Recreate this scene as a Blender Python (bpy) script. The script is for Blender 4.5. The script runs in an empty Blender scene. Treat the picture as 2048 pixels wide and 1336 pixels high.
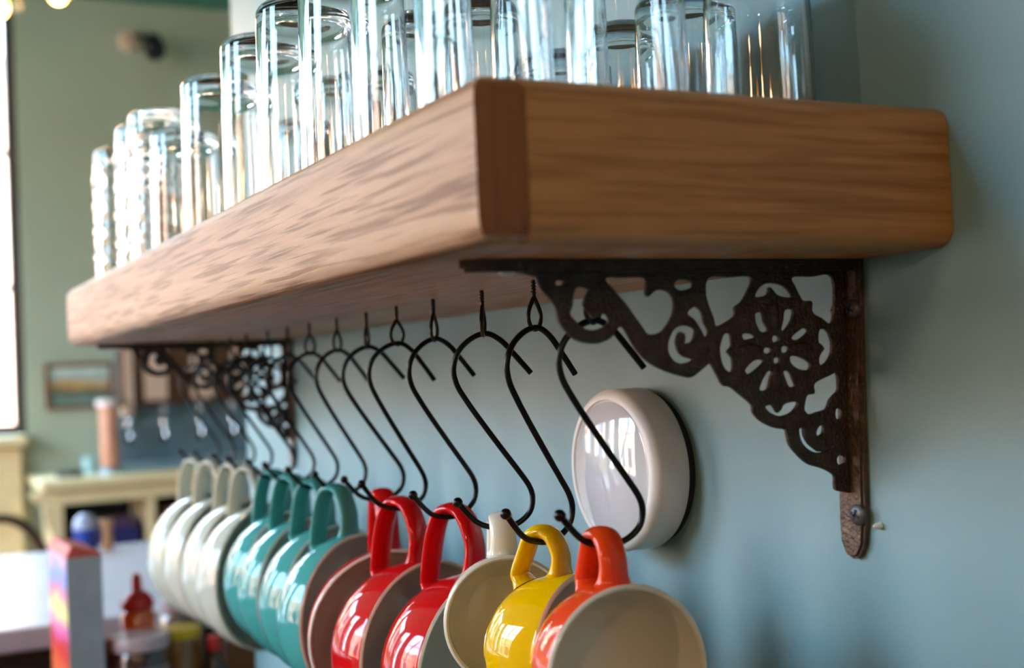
import bpy, bmesh, math, random
from mathutils import Vector, Matrix
random.seed(7)
PI = math.pi
SC = bpy.context.scene
COL = SC.collection

# ------------------------------------------------------------------ camera
cam_d = bpy.data.cameras.new('camera'); cam = bpy.data.objects.new('camera', cam_d); COL.objects.link(cam)
YAW, PITCH, ROLL = -0.477262, 0.028475, -0.044842
fw = Vector((-math.sin(YAW)*math.cos(PITCH), math.cos(YAW)*math.cos(PITCH), math.sin(PITCH)))
r0 = Vector((math.cos(YAW), math.sin(YAW), 0)); u0 = r0.cross(fw)
rt = math.cos(ROLL)*r0 + math.sin(ROLL)*u0; up = -math.sin(ROLL)*r0 + math.cos(ROLL)*u0
M = Matrix((rt, up, -fw)).transposed().to_4x4(); M.translation = (-0.58527, -0.54659, -0.0625)
cam.matrix_world = M
cam_d.sensor_fit = 'HORIZONTAL'; cam_d.sensor_width = 36.0; cam_d.lens = 2510.2/2048*36.0
cam_d.clip_start = 0.05; cam_d.clip_end = 200
cam_d.dof.use_dof = True; cam_d.dof.focus_distance = 0.92; cam_d.dof.aperture_fstop = 4.4
SC.camera = cam

# ------------------------------------------------------------------ sky, sun, exposure
w = bpy.data.worlds.new('world'); SC.world = w; w.use_nodes = True
bg = w.node_tree.nodes['Background']
bg.inputs[0].default_value = (0.44, 0.72, 1.0, 1); bg.inputs[1].default_value = 15.0
sun_d = bpy.data.lights.new('sun', 'SUN'); sun = bpy.data.objects.new('sun', sun_d); COL.objects.link(sun)
sun_d.energy = 38.0; sun_d.angle = math.radians(0.6); sun_d.color = (1.0, 0.82, 0.62)
sun.rotation_euler = Vector((-0.62, 0.42, -0.66)).to_track_quat('-Z', 'Y').to_euler()
for nm, loc, sy, sz, rot in (('window_portal', (-3.22, .85, 0.57), .9, 2.34, 0), ('window_portal', (-3.22, 2.95, 0.57), 1.7, 2.34, 0),
                             ('window_portal', (-3.22, 4.95, 0.57), 1.1, 2.34, 0), ('window_portal', (-0.61, 5.77, 0.73), 1.29, 1.98, 1), ('window_portal', (-2.15, 5.77, 0.73), 1.3, 1.98, 1)):
    ld = bpy.data.lights.new(nm, 'AREA'); ld.shape = 'RECTANGLE'; ld.size = sz if rot == 0 else sy; ld.size_y = sy if rot == 0 else sz
    ld.cycles.is_portal = True
    lo = bpy.data.objects.new(nm, ld); COL.objects.link(lo); lo.location = loc
    lo.rotation_euler = (0, -PI/2, 0) if rot == 0 else (-PI/2, 0, 0)
vs = SC.view_settings
vs.view_transform = 'Standard'; vs.look = 'None'; vs.gamma = 1.0; vs.use_curve_mapping = False; vs.exposure = 1.12
cy = SC.cycles
cy.use_denoising = True; cy.max_bounces = 14; cy.transmission_bounces = 14; cy.glossy_bounces = 6; cy.diffuse_bounces = 5
cy.transparent_max_bounces = 16; cy.sample_clamp_indirect = 24.0

# ------------------------------------------------------------------ materials
def new_mat(name):
    m = bpy.data.materials.new(name); m.use_nodes = True
    nt = m.node_tree; return m, nt, nt.nodes['Principled BSDF']
def srgb(r, g, b):
    f = lambda c: (c/255/12.92) if c/255 <= 0.04045 else ((c/255+0.055)/1.055)**2.4
    return (f(r), f(g), f(b), 1)
def plain(name, rgb, rough=0.5, metal=0.0, spec=0.5, var=0.06, scale=14, bump=0.0, bscale=60, coat=0.0, emit=None, estr=0):
    m, nt, b = new_mat(name); c = srgb(*rgb)
    tc = nt.nodes.new('ShaderNodeTexCoord'); no = nt.nodes.new('ShaderNodeTexNoise'); no.inputs['Scale'].default_value = scale; no.inputs['Detail'].default_value = 4
    nt.links.new(tc.outputs['Object'], no.inputs['Vector'])
    cr = nt.nodes.new('ShaderNodeValToRGB')
    cr.color_ramp.elements[0].color = [max(0, v*(1-var)) for v in c[:3]]+[1]; cr.color_ramp.elements[1].color = [min(1, v*(1+var)) for v in c[:3]]+[1]
    cr.color_ramp.elements[0].position = 0.3; cr.color_ramp.elements[1].position = 0.7
    nt.links.new(no.outputs['Fac'], cr.inputs[0]); nt.links.new(cr.outputs[0], b.inputs['Base Color'])
    b.inputs['Roughness'].default_value = rough; b.inputs['Metallic'].default_value = metal; b.inputs['Specular IOR Level'].default_value = spec
    b.inputs['Coat Weight'].default_value = coat; b.inputs['Coat Roughness'].default_value = 0.03
    if emit: b.inputs['Emission Color'].default_value = srgb(*emit); b.inputs['Emission Strength'].default_value = estr
    if bump:
        n2 = nt.nodes.new('ShaderNodeTexNoise'); n2.inputs['Scale'].default_value = bscale; n2.inputs['Detail'].default_value = 5
        nt.links.new(tc.outputs['Object'], n2.inputs['Vector'])
        bp = nt.nodes.new('ShaderNodeBump'); bp.inputs['Strength'].default_value = bump; bp.inputs['Distance'].default_value = 0.002
        nt.links.new(n2.outputs['Fac'], bp.inputs['Height']); nt.links.new(bp.outputs[0], b.inputs['Normal'])
    return m
def wood(name, axis, dark, mid, light, rough=0.36, seed=0.0, fine=1.0, pores=0.75, gs=1.0, spec=0.4):
    m, nt, b = new_mat(name); N = nt.nodes.new; L = nt.links.new
    tc = N('ShaderNodeTexCoord'); mp = N('ShaderNodeMapping'); L(tc.outputs['Object'], mp.inputs['Vector'])
    mp.inputs['Location'].default_value = (seed, seed*1.7, seed*0.6)
    s = [1, 1, 1]; s[axis] = 0.045; mp.inputs['Scale'].default_value = s
    wv = N('ShaderNodeTexNoise'); wv.inputs['Scale'].default_value = 42*gs; wv.inputs['Detail'].default_value = 6; wv.inputs['Roughness'].default_value = 0.62; wv.inputs['Distortion'].default_value = 0.5; L(mp.outputs[0], wv.inputs['Vector'])
    c1 = N('ShaderNodeValToRGB'); e = c1.color_ramp.elements
    e[0].position = 0.26; e[0].color = srgb(*dark); e[1].position = 0.72; e[1].color = srgb(*light); x = e.new(0.47); x.color = srgb(*mid)
    L(wv.outputs['Fac'], c1.inputs[0])
    mp2 = N('ShaderNodeMapping'); L(tc.outputs['Object'], mp2.inputs['Vector']); s2 = [1, 1, 1]; s2[axis] = 0.035; mp2.inputs['Scale'].default_value = s2
    mp2.inputs['Location'].default_value = (seed*2, seed, seed*1.3)
    pn = N('ShaderNodeTexNoise'); pn.inputs['Scale'].default_value = 330*fine; pn.inputs['Detail'].default_value = 2; L(mp2.outputs[0], pn.inputs['Vector'])
    pr = N('ShaderNodeValToRGB'); pr.color_ramp.elements[0].position = 0.37; pr.color_ramp.elements[0].color = (pores, pores, pores, 1)
    pr.color_ramp.elements[1].position = 0.50; pr.color_ramp.elements[1].color = (0, 0, 0, 1); L(pn.outputs['Fac'], pr.inputs[0])
    mx = N('ShaderNodeMixRGB'); mx.blend_type = 'MULTIPLY'; mx.inputs[2].default_value = (0.50, 0.38, 0.28, 1)
    L(pr.outputs[0], mx.inputs[0]); L(c1.outputs[0], mx.inputs[1]); L(mx.outputs[0], b.inputs['Base Color'])
    b.inputs['Roughness'].default_value = rough; b.inputs['Specular IOR Level'].default_value = spec
    bp = N('ShaderNodeBump'); bp.inputs['Strength'].default_value = 0.35; bp.inputs['Distance'].default_value = 0.0006; bp.invert = True
    L(pr.outputs[0], bp.inputs['Height']); L(bp.outputs[0], b.inputs['Normal'])
    return m
def glass_mat(name, tint=(0.985, 0.995, 0.99), ior=1.48):
    m, nt, b = new_mat(name)
    b.inputs['Base Color'].default_value = (*tint, 1); b.inputs['Transmission Weight'].default_value = 1.0
    b.inputs['Roughness'].default_value = 0.0; b.inputs['IOR'].default_value = ior
    return m
def pane_mat(name):
    m, nt, b = new_mat(name); nt.nodes.remove(b)
    t = nt.nodes.new('ShaderNodeBsdfTransparent'); g = nt.nodes.new('ShaderNodeBsdfGlossy'); g.inputs['Roughness'].default_value = 0.02
    mx = nt.nodes.new('ShaderNodeMixShader'); mx.inputs[0].default_value = 0.06
    nt.links.new(t.outputs[0], mx.inputs[1]); nt.links.new(g.outputs[0], mx.inputs[2])
    nt.links.new(mx.outputs[0], nt.nodes['Material Output'].inputs['Surface'])
    return m

# ------------------------------------------------------------------ mesh helpers
def tag(o, label=None, cat=None, group=None, kind=None):
    if label: o['label'] = label
    if cat: o['category'] = cat
    if group: o['group'] = group
    if kind: o['kind'] = kind
    return o
def mesh_of(name, bm, smooth=None):
    me = bpy.data.meshes.new(name); bm.normal_update(); bm.to_mesh(me); bm.free()
    if smooth is not None:
        me.polygons.foreach_set('use_smooth', [True]*len(me.polygons)); me.set_sharp_from_angle(angle=math.radians(smooth))
    return me
def obj(name, bm, mat, parent=None, smooth=None):
    me = bm if isinstance(bm, bpy.types.Mesh) else mesh_of(name, bm, smooth)
    if mat and not me.materials: me.materials.append(mat)
    o = bpy.data.objects.new(name, me); COL.objects.link(o)
    if parent: o.parent = parent
    return o
def empty(name, loc=(0, 0, 0)):
    o = bpy.data.objects.new(name, None); o.empty_display_size = 0.02; COL.objects.link(o); o.location = loc; return o
def box(bm, x0, x1, y0, y1, z0, z1):
    r = bmesh.ops.create_cube(bm, size=1.0); vs_ = r['verts']
    for v in vs_:
        v.co = Vector((x0+(v.co.x+.5)*(x1-x0), y0+(v.co.y+.5)*(y1-y0), z0+(v.co.z+.5)*(z1-z0)))
    return vs_
def bx(x0, x1, y0, y1, z0, z1, bev=0.0, seg=2):
    bm = bmesh.new(); box(bm, x0, x1, y0, y1, z0, z1)
    if bev: bmesh.ops.bevel(bm, geom=list(bm.edges), offset=bev, segments=seg, affect='EDGES', profile=0.5)
    return bm
def lathe(prof, n=48, closed=False, bm=None):
    """revolve (r, z) about z; r=0 ends become poles"""
    bm = bm or bmesh.new(); rings = []
    for r, z in prof:
        if r < 1e-6: rings.append([bm.verts.new((0, 0, z))])
        else: rings.append([bm.verts.new((r*math.cos(2*PI*k/n), r*math.sin(2*PI*k/n), z)) for k in range(n)])
    pairs = list(zip(rings[:-1], rings[1:]))
    if closed: pairs.append((rings[-1], rings[0]))
    for a, b in pairs:
        for k in range(n):
            j = (k+1) % n
            if len(a) == 1 and len(b) == 1: continue
            if len(a) == 1: bm.faces.new((a[0], b[k], b[j]))
            elif len(b) == 1: bm.faces.new((a[k], a[j], b[0]))
            else: bm.faces.new((a[k], a[j], b[j], b[k]))
    bmesh.ops.recalc_face_normals(bm, faces=bm.faces)
    return bm
def crom(P, sub=5, closed=False):
    P = [Vector(p) for p in P]; n = len(P); out = []
    rng = range(n) if closed else range(n-1)
    for i in rng:
        if closed: a, b, c, d = P[(i-1) % n], P[i], P[(i+1) % n], P[(i+2) % n]
        else: a, b, c, d = P[max(i-1, 0)], P[i], P[i+1], P[min(i+2, n-1)]
        for k in range(sub):
            t = k/sub
            out.append(0.5*((2*b)+(c-a)*t+(2*a-5*b+4*c-d)*t*t+(-a+3*b-3*c+d)*t**3))
    if not closed: out.append(P[-1])
    return out
def sweep(bm, pts, ra, rb=None, n=10, binormal=None, closed=False, cap=True):
    """sweep an ellipse (ra across the binormal plane, rb along the binormal); ra/rb may be lists"""
    N = len(pts); rings = []; prev = None
    for i, p in enumerate(pts):
        if closed: t = (pts[(i+1) % N]-pts[i-1]).normalized()
        else: t = (pts[min(i+1, N-1)]-pts[max(i-1, 0)]).normalized()
        if binormal is not None: b = Vector(binormal)
        else:
            b = prev if prev is not None else (Vector((0, 0, 1)).cross(t) if abs(t.z) < 0.9 else Vector((1, 0, 0)))
        b = (b-t*b.dot(t)).normalized(); prev = b
        nrm = b.cross(t)
        A = ra[i] if isinstance(ra, (list, tuple)) else ra
        B = A if rb is None else (rb[i] if isinstance(rb, (list, tuple)) else rb)
        rings.append([bm.verts.new(p+nrm*(A*math.cos(2*PI*k/n))+b*(B*math.sin(2*PI*k/n))) for k in range(n)])
    for i in range(N if closed else N-1):
        a, b = rings[i], rings[(i+1) % N]
        for k in range(n):
            j = (k+1) % n; bm.faces.new((a[k], a[j], b[j], b[k]))
    if cap and not closed:
        bm.faces.new(rings[0][::-1]); bm.faces.new(rings[-1])
    bmesh.ops.recalc_face_normals(bm, faces=bm.faces)
    return bm
def ball(bm, c, r, seg=12, sx=1, sy=1, sz=1):
    q = bmesh.ops.create_uvsphere(bm, u_segments=seg, v_segments=max(6, seg*2//3), radius=r)
    for v in q['verts']: v.co = Vector((v.co.x*sx, v.co.y*sy, v.co.z*sz))+Vector(c)
def xf(bm, mat):
    bmesh.ops.transform(bm, matrix=mat, verts=bm.verts); return bm
def plate_mesh(name, outer, holes, half, bev, sub=4, sharp=None):
    """a cast plate with pierced holes: filled 2-D curve, extruded and bevelled, baked to a mesh in the XY plane"""
    cu = bpy.data.curves.new(name, 'CURVE'); cu.dimensions = '2D'; cu.fill_mode = 'BOTH'; cu.extrude = half; cu.bevel_depth = bev; cu.bevel_resolution = 1; cu.offset = -bev
    for k, L in enumerate([outer]+holes):
        P = crom([(x, y, 0) for x, y in L], sub, True)
        s = cu.splines.new('POLY'); s.points.add(len(P)-1); s.use_cyclic_u = True
        for q, p in zip(s.points, P): q.co = (p.x, p.y, 0, 1)
    o = bpy.data.objects.new(name, cu); COL.objects.link(o)
    dg = bpy.context.evaluated_depsgraph_get()
    me = bpy.data.meshes.new_from_object(o.evaluated_get(dg)); bpy.data.objects.remove(o); bpy.data.curves.remove(cu)
    me.polygons.foreach_set('use_smooth', [True]*len(me.polygons)); me.set_sharp_from_angle(angle=math.radians(40))
    return me

# ------------------------------------------------------------------ the room
FLOOR, CEIL, YF, YB, XL, XR = -1.45, 1.79, 5.6, -2.6, -3.05, 3.0
WALL_END = 1.6
M_wall = plain('teal_wall_paint', (120, 150, 153), 0.55, var=0.05, scale=3.0, bump=0.08, bscale=220)
M_far = plain('sage_wall_paint', (170, 176, 152), 0.6, var=0.05, scale=2.0)
M_ceil = plain('green_ceiling_paint', (64, 128, 108), 0.6)
M_floor = wood('floor_wood', 1, (70, 48, 32), (104, 74, 50), (130, 96, 66), 0.4, 3.0, 0.1)
M_white = plain('white_wall_paint', (214, 212, 206), 0.6)
M_rear = plain('rear_wall_paint', (150, 138, 122), 0.6)
M_cream = plain('cream_woodwork', (236, 206, 156), 0.4)
M_frame = plain('dark_window_frame', (70, 62, 56), 0.4)
M_pane = pane_mat('window_glass')
def struct(name, bm, m, parent=None):
    o = obj(name, bm, m, parent)
    if not parent: o['kind'] = 'structure'
    return o
struct('floor', bx(XL-.2, XR+.2, YB-.2, YF+.2, FLOOR-.1, FLOOR), M_floor)
struct('ceiling', bx(XL-.2, XR+.2, YB-.2, YF+.2, CEIL, CEIL+.15), M_ceil)
struct('wall_right', bx(0, .14, YB, WALL_END, FLOOR, CEIL), M_wall)
struct('wall_behind', bx(XL-.15, XR+.15, YB-.15, YB, FLOOR, CEIL), M_rear)
struct('wall_side', bx(XR, XR+.15, YB, YF, FLOOR, CEIL), M_far)
WINS = [(.4, 1.3), (2.1, 3.8), (4.4, 5.5)]; WZ0, WZ1 = -.6, 1.74
bm = bmesh.new(); x0, x1 = XL-.15, XL
box(bm, x0, x1, YB, YF, FLOOR, WZ0); box(bm, x0, x1, YB, YF, WZ1, CEIL)
ys = [YB]+[v for q in WINS for v in q]+[YF]
for k in range(0, len(ys), 2): box(bm, x0, x1, ys[k], ys[k+1], WZ0, WZ1)
struct('wall_left', bm, M_far)
FX0, FX1, FZ0, FZ1 = -1.25, .075, -.26, 1.72
bm = bmesh.new()
box(bm, XL, -2.8, YF, YF+.15, FLOOR, CEIL); box(bm, -1.5, FX0, YF, YF+.15, FLOOR, CEIL); box(bm, -2.8, -1.5, YF, YF+.15, FLOOR, FZ0); box(bm, -2.8, -1.5, YF, YF+.15, FZ1, CEIL); box(bm, FX1, XR, YF, YF+.15, FLOOR, CEIL)
box(bm, FX0, FX1, YF, YF+.15, FLOOR, FZ0); box(bm, FX0, FX1, YF, YF+.15, FZ1, CEIL)
struct('wall_far', bm, M_far)
def window(n, a0, a1, z0, z1, along_y, at, nx, nz):
    e = empty('window_%d' % n); e['kind'] = 'structure'
    def P(p0, p1, q0, q1, dd0, dd1):
        return bx(at+dd0, at+dd1, p0, p1, q0, q1) if along_y else bx(p0, p1, at+dd0, at+dd1, q0, q1)
    f = .05
    for nm, (p0, p1, q0, q1) in (('frame_rail', (a0, a1, z0, z0+f)), ('frame_rail', (a0, a1, z1-f, z1)), ('frame_stile', (a0, a0+f, z0+f, z1-f)), ('frame_stile', (a1-f, a1, z0+f, z1-f))):
        obj(nm, P(p0, p1, q0, q1, -.035, .035), M_frame, e)
    W = (a1-a0-2*f)/nx; Hh = (z1-z0-2*f)/nz
    for i in range(1, nx): obj('mullion', P(a0+f+W*i-.014, a0+f+W*i+.014, z0+f, z1-f, -.02, .02), M_frame, e)
    for j in range(1, nz): obj('glazing_bar', P(a0+f, a1-f, z0+f+Hh*j-.012, z0+f+Hh*j+.012, -.018, .018), M_frame, e)
    for i in range(nx):
        for j in range(nz):
            obj('pane', P(a0+f+W*i+.014, a0+f+W*(i+1)-.014, z0+f+Hh*j+.012, z0+f+Hh*(j+1)-.012, -.003, .003), M_pane, e)
for n, (a, b) in enumerate(WINS): window(n+1, a, b, WZ0, WZ1, True, XL-.08, 3 if b-a > 1.5 else (2 if b-a > 1 else 1), 3)
window(5, -2.8, -1.5, FZ0, FZ1, False, YF+.06, 2, 3)  # out-of-view window, added to throw a pale sheen on the shelf front
window(4, FX0, FX1, FZ0, FZ1, False, YF+.06, 2, 3)
# window sill of the far window and the carved panel below it
struct('trim_1', bx(-2.9, .055, YF-.14, YF, -.305, -.258, .008), M_cream)
e = empty('carved_panel', (0, YF-.02, FLOOR)); tag(e, 'cream painted panel with a round carved rosette under the far window sill', 'panel')
obj('board', bx(-2.85, .035, -.05, .018, 0.02, 1.14, .004), M_cream, e)
bm = bmesh.new(); sweep(bm, [Vector((-.055+.05*math.cos(a*PI/12), -.055, .82+.05*math.sin(a*PI/12))) for a in range(24)], .008, n=8, closed=True)
obj('rosette_ring', bm, M_cream, e, 60)
bm = bmesh.new(); ball(bm, (-.055, -.055, .82), .022, 12, sy=.5); obj('rosette_boss', bm, M_cream, e, 60)
# the street outside
M_brick = plain('brick_facade', (196, 158, 136), 0.85, var=0.18, scale=5)
M_brick2 = plain('dark_brick_facade', (176, 138, 118), 0.85, var=0.18, scale=5)
M_ffr = plain('facade_stone', (205, 190, 170), 0.8); M_fgl = plain('facade_window_glass', (40, 48, 58), 0.1)
M_pave = plain('street_paving', (128, 124, 118), 0.9)
struct('street_ground', bx(-30, 10, -12, 26, FLOOR-.35, FLOOR-.2), M_pave)['kind'] = 'structure'
def facade(name, label, L, origin, rotz, wmax, M_brick):
    e = empty(name, origin); e.rotation_euler = (0, 0, rotz); tag(e, label, 'building')
    obj('wall', bx(-L/2, L/2, 0, .6, -.2, wmax), M_brick, e)
    obj('cornice', bx(-L/2, L/2, -.15, 0, wmax-.35, wmax), M_ffr, e)
    n = int(L//2.6)
    for i in range(n):
        cx = -L/2+(i+.5)*L/n
        for z0, hh in ((.4, 1.9), (3.1, 1.5)):
            if z0+hh+.9 > wmax: continue
            bm = bmesh.new(); rr = .75
            pts = [(-rr, z0), (rr, z0)]+[(rr*math.cos(t*PI/10), z0+hh+rr*math.sin(t*PI/10)*.8) for t in range(11)]
            f0 = [bm.verts.new((cx+p[0], -.03, p[1])) for p in pts]; f1 = [bm.verts.new((cx+p[0], .02, p[1])) for p in pts]
            bm.faces.new(f0)
            for k in range(len(pts)): bm.faces.new((f0[k], f1[k], f1[(k+1) % len(pts)], f0[(k+1) % len(pts)]))
            bmesh.ops.recalc_face_normals(bm, faces=bm.faces)
            wo = obj('arched_window', bm, M_fgl, e)
            bm = bmesh.new(); sweep(bm, [Vector((cx+rr*1.08*math.cos(t*PI/10), -.06, z0+hh+rr*1.08*.8*math.sin(t*PI/10))) for t in range(11)], .09, n=6)
            obj('arch_trim', bm, M_ffr, wo)
facade('brick_building', 'sunlit brick building with arched windows across the street', 30, (-14.0, 5.0, FLOOR), PI/2, 5.2, M_brick)
facade('brick_building', 'brick building seen through the far window at the left edge', 16, (-2.0, 15.0, FLOOR), 0, 5.6, M_brick2)

# ------------------------------------------------------------------ the shelf
SD, SL, SH = .318, 1.40, .085
W_front = wood('oak_front', 1, (118, 80, 54), (172, 132, 100), (190, 152, 120), .46, 1.3, .7, .85, 1.2, .16)
W_end = wood('oak_end_board', 0, (154, 102, 55), (176, 121, 68), (190, 134, 80), .5, 5.1, .8, .5, 3.2)
W_grain = wood('oak_end_grain', 2, (122, 72, 34), (138, 82, 42), (150, 94, 50), .6, 2.2, 0.8, .3)
W_bot = wood('oak_underside', 1, (156, 96, 56), (188, 122, 74), (204, 142, 92), .45, 8.2)
shelf = empty('oak_shelf'); tag(shelf, 'thick oak wall shelf with rounded edges holding upturned glasses', 'shelf')
def rbox(x0, x1, y0, y1, z0, z1, sel, r, seg=6):
    bm = bmesh.new(); box(bm, x0, x1, y0, y1, z0, z1)
    ed = [e for e in bm.edges if sel((e.verts[0].co+e.verts[1].co)/2)]
    bmesh.ops.bevel(bm, geom=ed, offset=r, segments=seg, affect='EDGES', profile=0.5, clamp_overlap=True)
    return bm
near = lambda a, b: abs(a-b) < 1e-5
def sel_front(m):
    zz = near(m.z, 0) or near(m.z, SH)
    return (zz and (near(m.x, -SD) or near(m.y, 0) or near(m.y, SL))) or (near(m.x, -SD) and near(m.y, SL))
XB = -.2895
bm = rbox(-SD, XB, 0, SL, 0, SH, sel_front, .0135)
me = mesh_of('front_board', bm, 50); me.materials.append(W_front); me.materials.append(W_grain)
for p in me.polygons:
    if p.normal.y < -.75: p.material_index = 1
obj('front_board', me, None, shelf)
def sel_end(m):
    zz = near(m.z, 0) or near(m.z, SH)
    return (zz and near(m.y, 0)) or (near(m.x, 0) and near(m.y, 0)) or (zz and near(m.x, 0) and False)
TB = .024
obj('end_board', rbox(XB+.0004, -.0006, 0, TB, 0, SH, sel_end, .0125), W_end, shelf, 50)
obj('end_board', bx(XB+.0004, -.0006, SL-TB, SL, 0, SH, .004), W_end, shelf)
obj('underside_board', bx(XB+.0004, -.0006, TB+.0003, SL-TB-.0003, 0, .02), W_bot, shelf)
obj('top_board', bx(XB+.0004, -.0006, TB+.0003, SL-TB-.0003, SH-.02, SH), W_front, shelf)

# ------------------------------------------------------------------ cast iron brackets
BR_OUTER=[(239.6,4.5),(239,9.7),(235.9,16.8),(230.5,22.1),(226.6,28.7),(224.9,35.3),(220.5,41.3),(216.1,45.3),(210.1,48.1),(203.2,49.3),(196.2,48.9),(189.1,46.1),(184.2,40.8),(180.2,40.9),(172.4,53.1),(164.1,61.2),(151.7,67.4),(137.3,71.7),(130.7,72),(122.6,67.2),(117.4,64.4),(113.6,69.4),(108.1,78.1),(102.3,79.7),(95.5,84.3),(86.2,91.4),(85.2,96.2),(79.4,102.2),(68.8,107.2),(59.7,108.7),(59.1,108.6),(57.9,114.1),(56,119.6),(49.3,126.6),(41.1,132.7),(29.9,136.3),(20,141.5),(19.5,147.6),(18.2,151.6),(11.7,153.2),(5.9,154.3),(4.6,152.4),(4.7,59.4),(4.9,13),(6.3,0.4)]
BR_HOLES=[
[(222.9,13.2),(223.5,14.2),(224.6,14.5),(225.8,14.1),(226.3,13.2),(225.7,12.3),(224.6,11.9),(223.4,12.3)],
[(212.6,16.7),(208.4,15.9),(206.1,17.8),(208.5,21.7),(209.8,27),(206.5,30.4),(203.5,34.4),(198.9,33.8),(194.9,31.9),(192.7,36),(196.7,39.9),(201.4,41.4),(207.5,39.9),(213.2,35.5),(216.8,31.5),(215.2,26.9),(214.5,21.7)],
[(192,10.8),(180.2,10.6),(166.2,11),(166,19),(162,22.1),(155.6,18.1),(149.4,19.5),(145.5,25.3),(147.1,34.3),(154.6,43.2),(162.2,44.8),(167,39.9),(177.2,27.1),(186.5,17.3)],
[(131.1,15.2),(132.3,17.1),(135.3,18.3),(138.9,18.3),(141.8,17),(142.9,15.1),(141.7,13.1),(138.7,11.9),(135.1,12),(132.2,13.2)],
[(116.6,11),(101.4,10.7),(85.7,11.2),(92.5,24.9),(99,29.5),(99.8,35.2),(111,41),(113.7,35.8),(119,21.8)],
[(133.4,32.6),(128.3,29),(125,31.9),(122.9,39.3),(120.2,44),(120.3,48.2),(123.6,43),(128.5,36.4)],
[(130.4,45.2),(131.5,41.9),(137,40.2),(143.7,42.5),(147.8,48.8),(148.5,55.2),(145.9,59.9),(141.6,63),(136,63.2),(132.6,61.5),(135.4,60.4),(139.8,59),(143,55.8),(144.5,50.7),(143.3,46.2),(139.3,44),(136,45.5),(135.6,48.7),(135.9,51),(132.8,50.2)],
[(80.9,23.2),(79.3,19.4),(74.4,15.6),(68.3,14.7),(61.1,16.2),(55.7,19.7),(53.4,23.7),(58.9,23.3),(63.7,21.5),(67.2,18.1),(69.6,17.1),(72.1,19),(73.4,21.9),(75.8,23.1)],
[(50.5,11),(35,10.8),(18.8,11.4),(19.7,40.2),(27,37.6),(34.4,33.6),(34.8,26.7),(41.7,26.1),(44.7,22.7),(48.2,16.8)],
[(80.9,33.6),(77.9,33.5),(76.3,39.5),(73.5,44.8),(77.1,45.3),(80.5,40.3),(81.3,36.5)],
[(57.3,32.2),(53,32.3),(53.8,38),(58.3,43.7),(60.5,45.1),(58.7,37.9)],
[(91.4,46.5),(87.2,46.6),(83.7,48.8),(87.9,50.1),(91.4,49.5)],
[(52.4,50.6),(49.8,47.8),(42.9,44.1),(40.8,45.6),(42.4,48),(49.3,51.5)],
[(89.7,68.5),(83,63.8),(78.2,63.7),(78.9,66.1),(88,71.7),(89.8,70.9)],
[(54,62.7),(50.9,61.8),(46.6,63.4),(39.8,67),(40.9,71.2),(46.8,70.4),(52.9,66.6)],
[(72.5,71.1),(70.7,71.6),(72.6,75.9),(75.2,82.4),(79.2,82.4),(77.5,77.6)],
[(59.5,71.6),(56.7,72.2),(53.8,77.6),(52.5,81.4),(55.2,81.4),(58.1,76.5)],
[(64.6,50.5),(65.2,51.9),(66.5,52.5),(67.7,51.9),(68.2,50.4),(67.6,48.9),(66.3,48.3),(65.1,49)],
[(71.1,57.7),(71.8,59.1),(73.3,59.6),(74.8,59),(75.4,57.6),(74.7,56.3),(73.2,55.8),(71.7,56.4)],
[(57,57.4),(57.6,58.9),(59.1,59.5),(60.6,58.8),(61.1,57.3),(60.5,55.8),(59,55.3),(57.6,55.9)],
[(64.4,64.3),(64.9,65.6),(66,66.2),(67.1,65.6),(67.6,64.2),(67,62.8),(65.9,62.3),(64.8,62.9)],
[(103.6,46.3),(105.9,46.3),(108.7,51.8),(109.5,56.5),(108.2,64),(104.9,68.8),(102.6,69.7),(102.1,62.4),(104,59.5),(105.7,57.1),(102.7,53.9),(102.9,49.2)],
[(29.1,45.9),(26,45.5),(22.3,49.5),(20.8,55.5),(22,62.3),(26,67.1),(29,68.4),(29.7,64),(27.7,60.6),(25.3,57.8),(28.1,54.7),(30,53.2)],
[(75,93.4),(71.9,92.6),(69,96.1),(65.4,97.8),(62.3,96),(60.4,93.2),(56.1,91.8),(51.2,91.8),(51.9,94.7),(56.3,98.3),(62.5,100.1),(68.5,98.6),(73.2,95.9)],
[(17.3,74.8),(20.5,75.6),(34,80.5),(34.4,86.8),(40.5,88),(42.6,93.7),(42.7,97.6),(39,100.2),(32.7,99.1),(27,97.5),(23.6,91.7),(20.3,88.9),(16.4,85.2)],
[(13.7,101.4),(14.3,103.9),(15.6,104.9),(16.7,103.8),(17.2,101.2),(16.6,98.6),(15.3,97.6),(14.1,98.7)],
[(11.9,132.1),(12.7,134.2),(14.5,135),(16.2,134),(16.8,131.7),(16,129.6),(14.3,128.8),(12.6,129.8)],
[(48.7,108.7),(45.9,108.1),(44.7,113.8),(41.3,119),(36.5,122.6),(30.9,124.6),(25.2,123.9),(21.1,121.1),(21.2,123.1),(26.7,126.2),(33.8,126.4),(40.8,123.9),(46.3,119.2),(48.6,113.6)],
[(33.3,111.2),(31.1,108.6),(29.7,108.7),(30.6,113.6),(32.3,114.6),(33.7,113.4)]]

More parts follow.
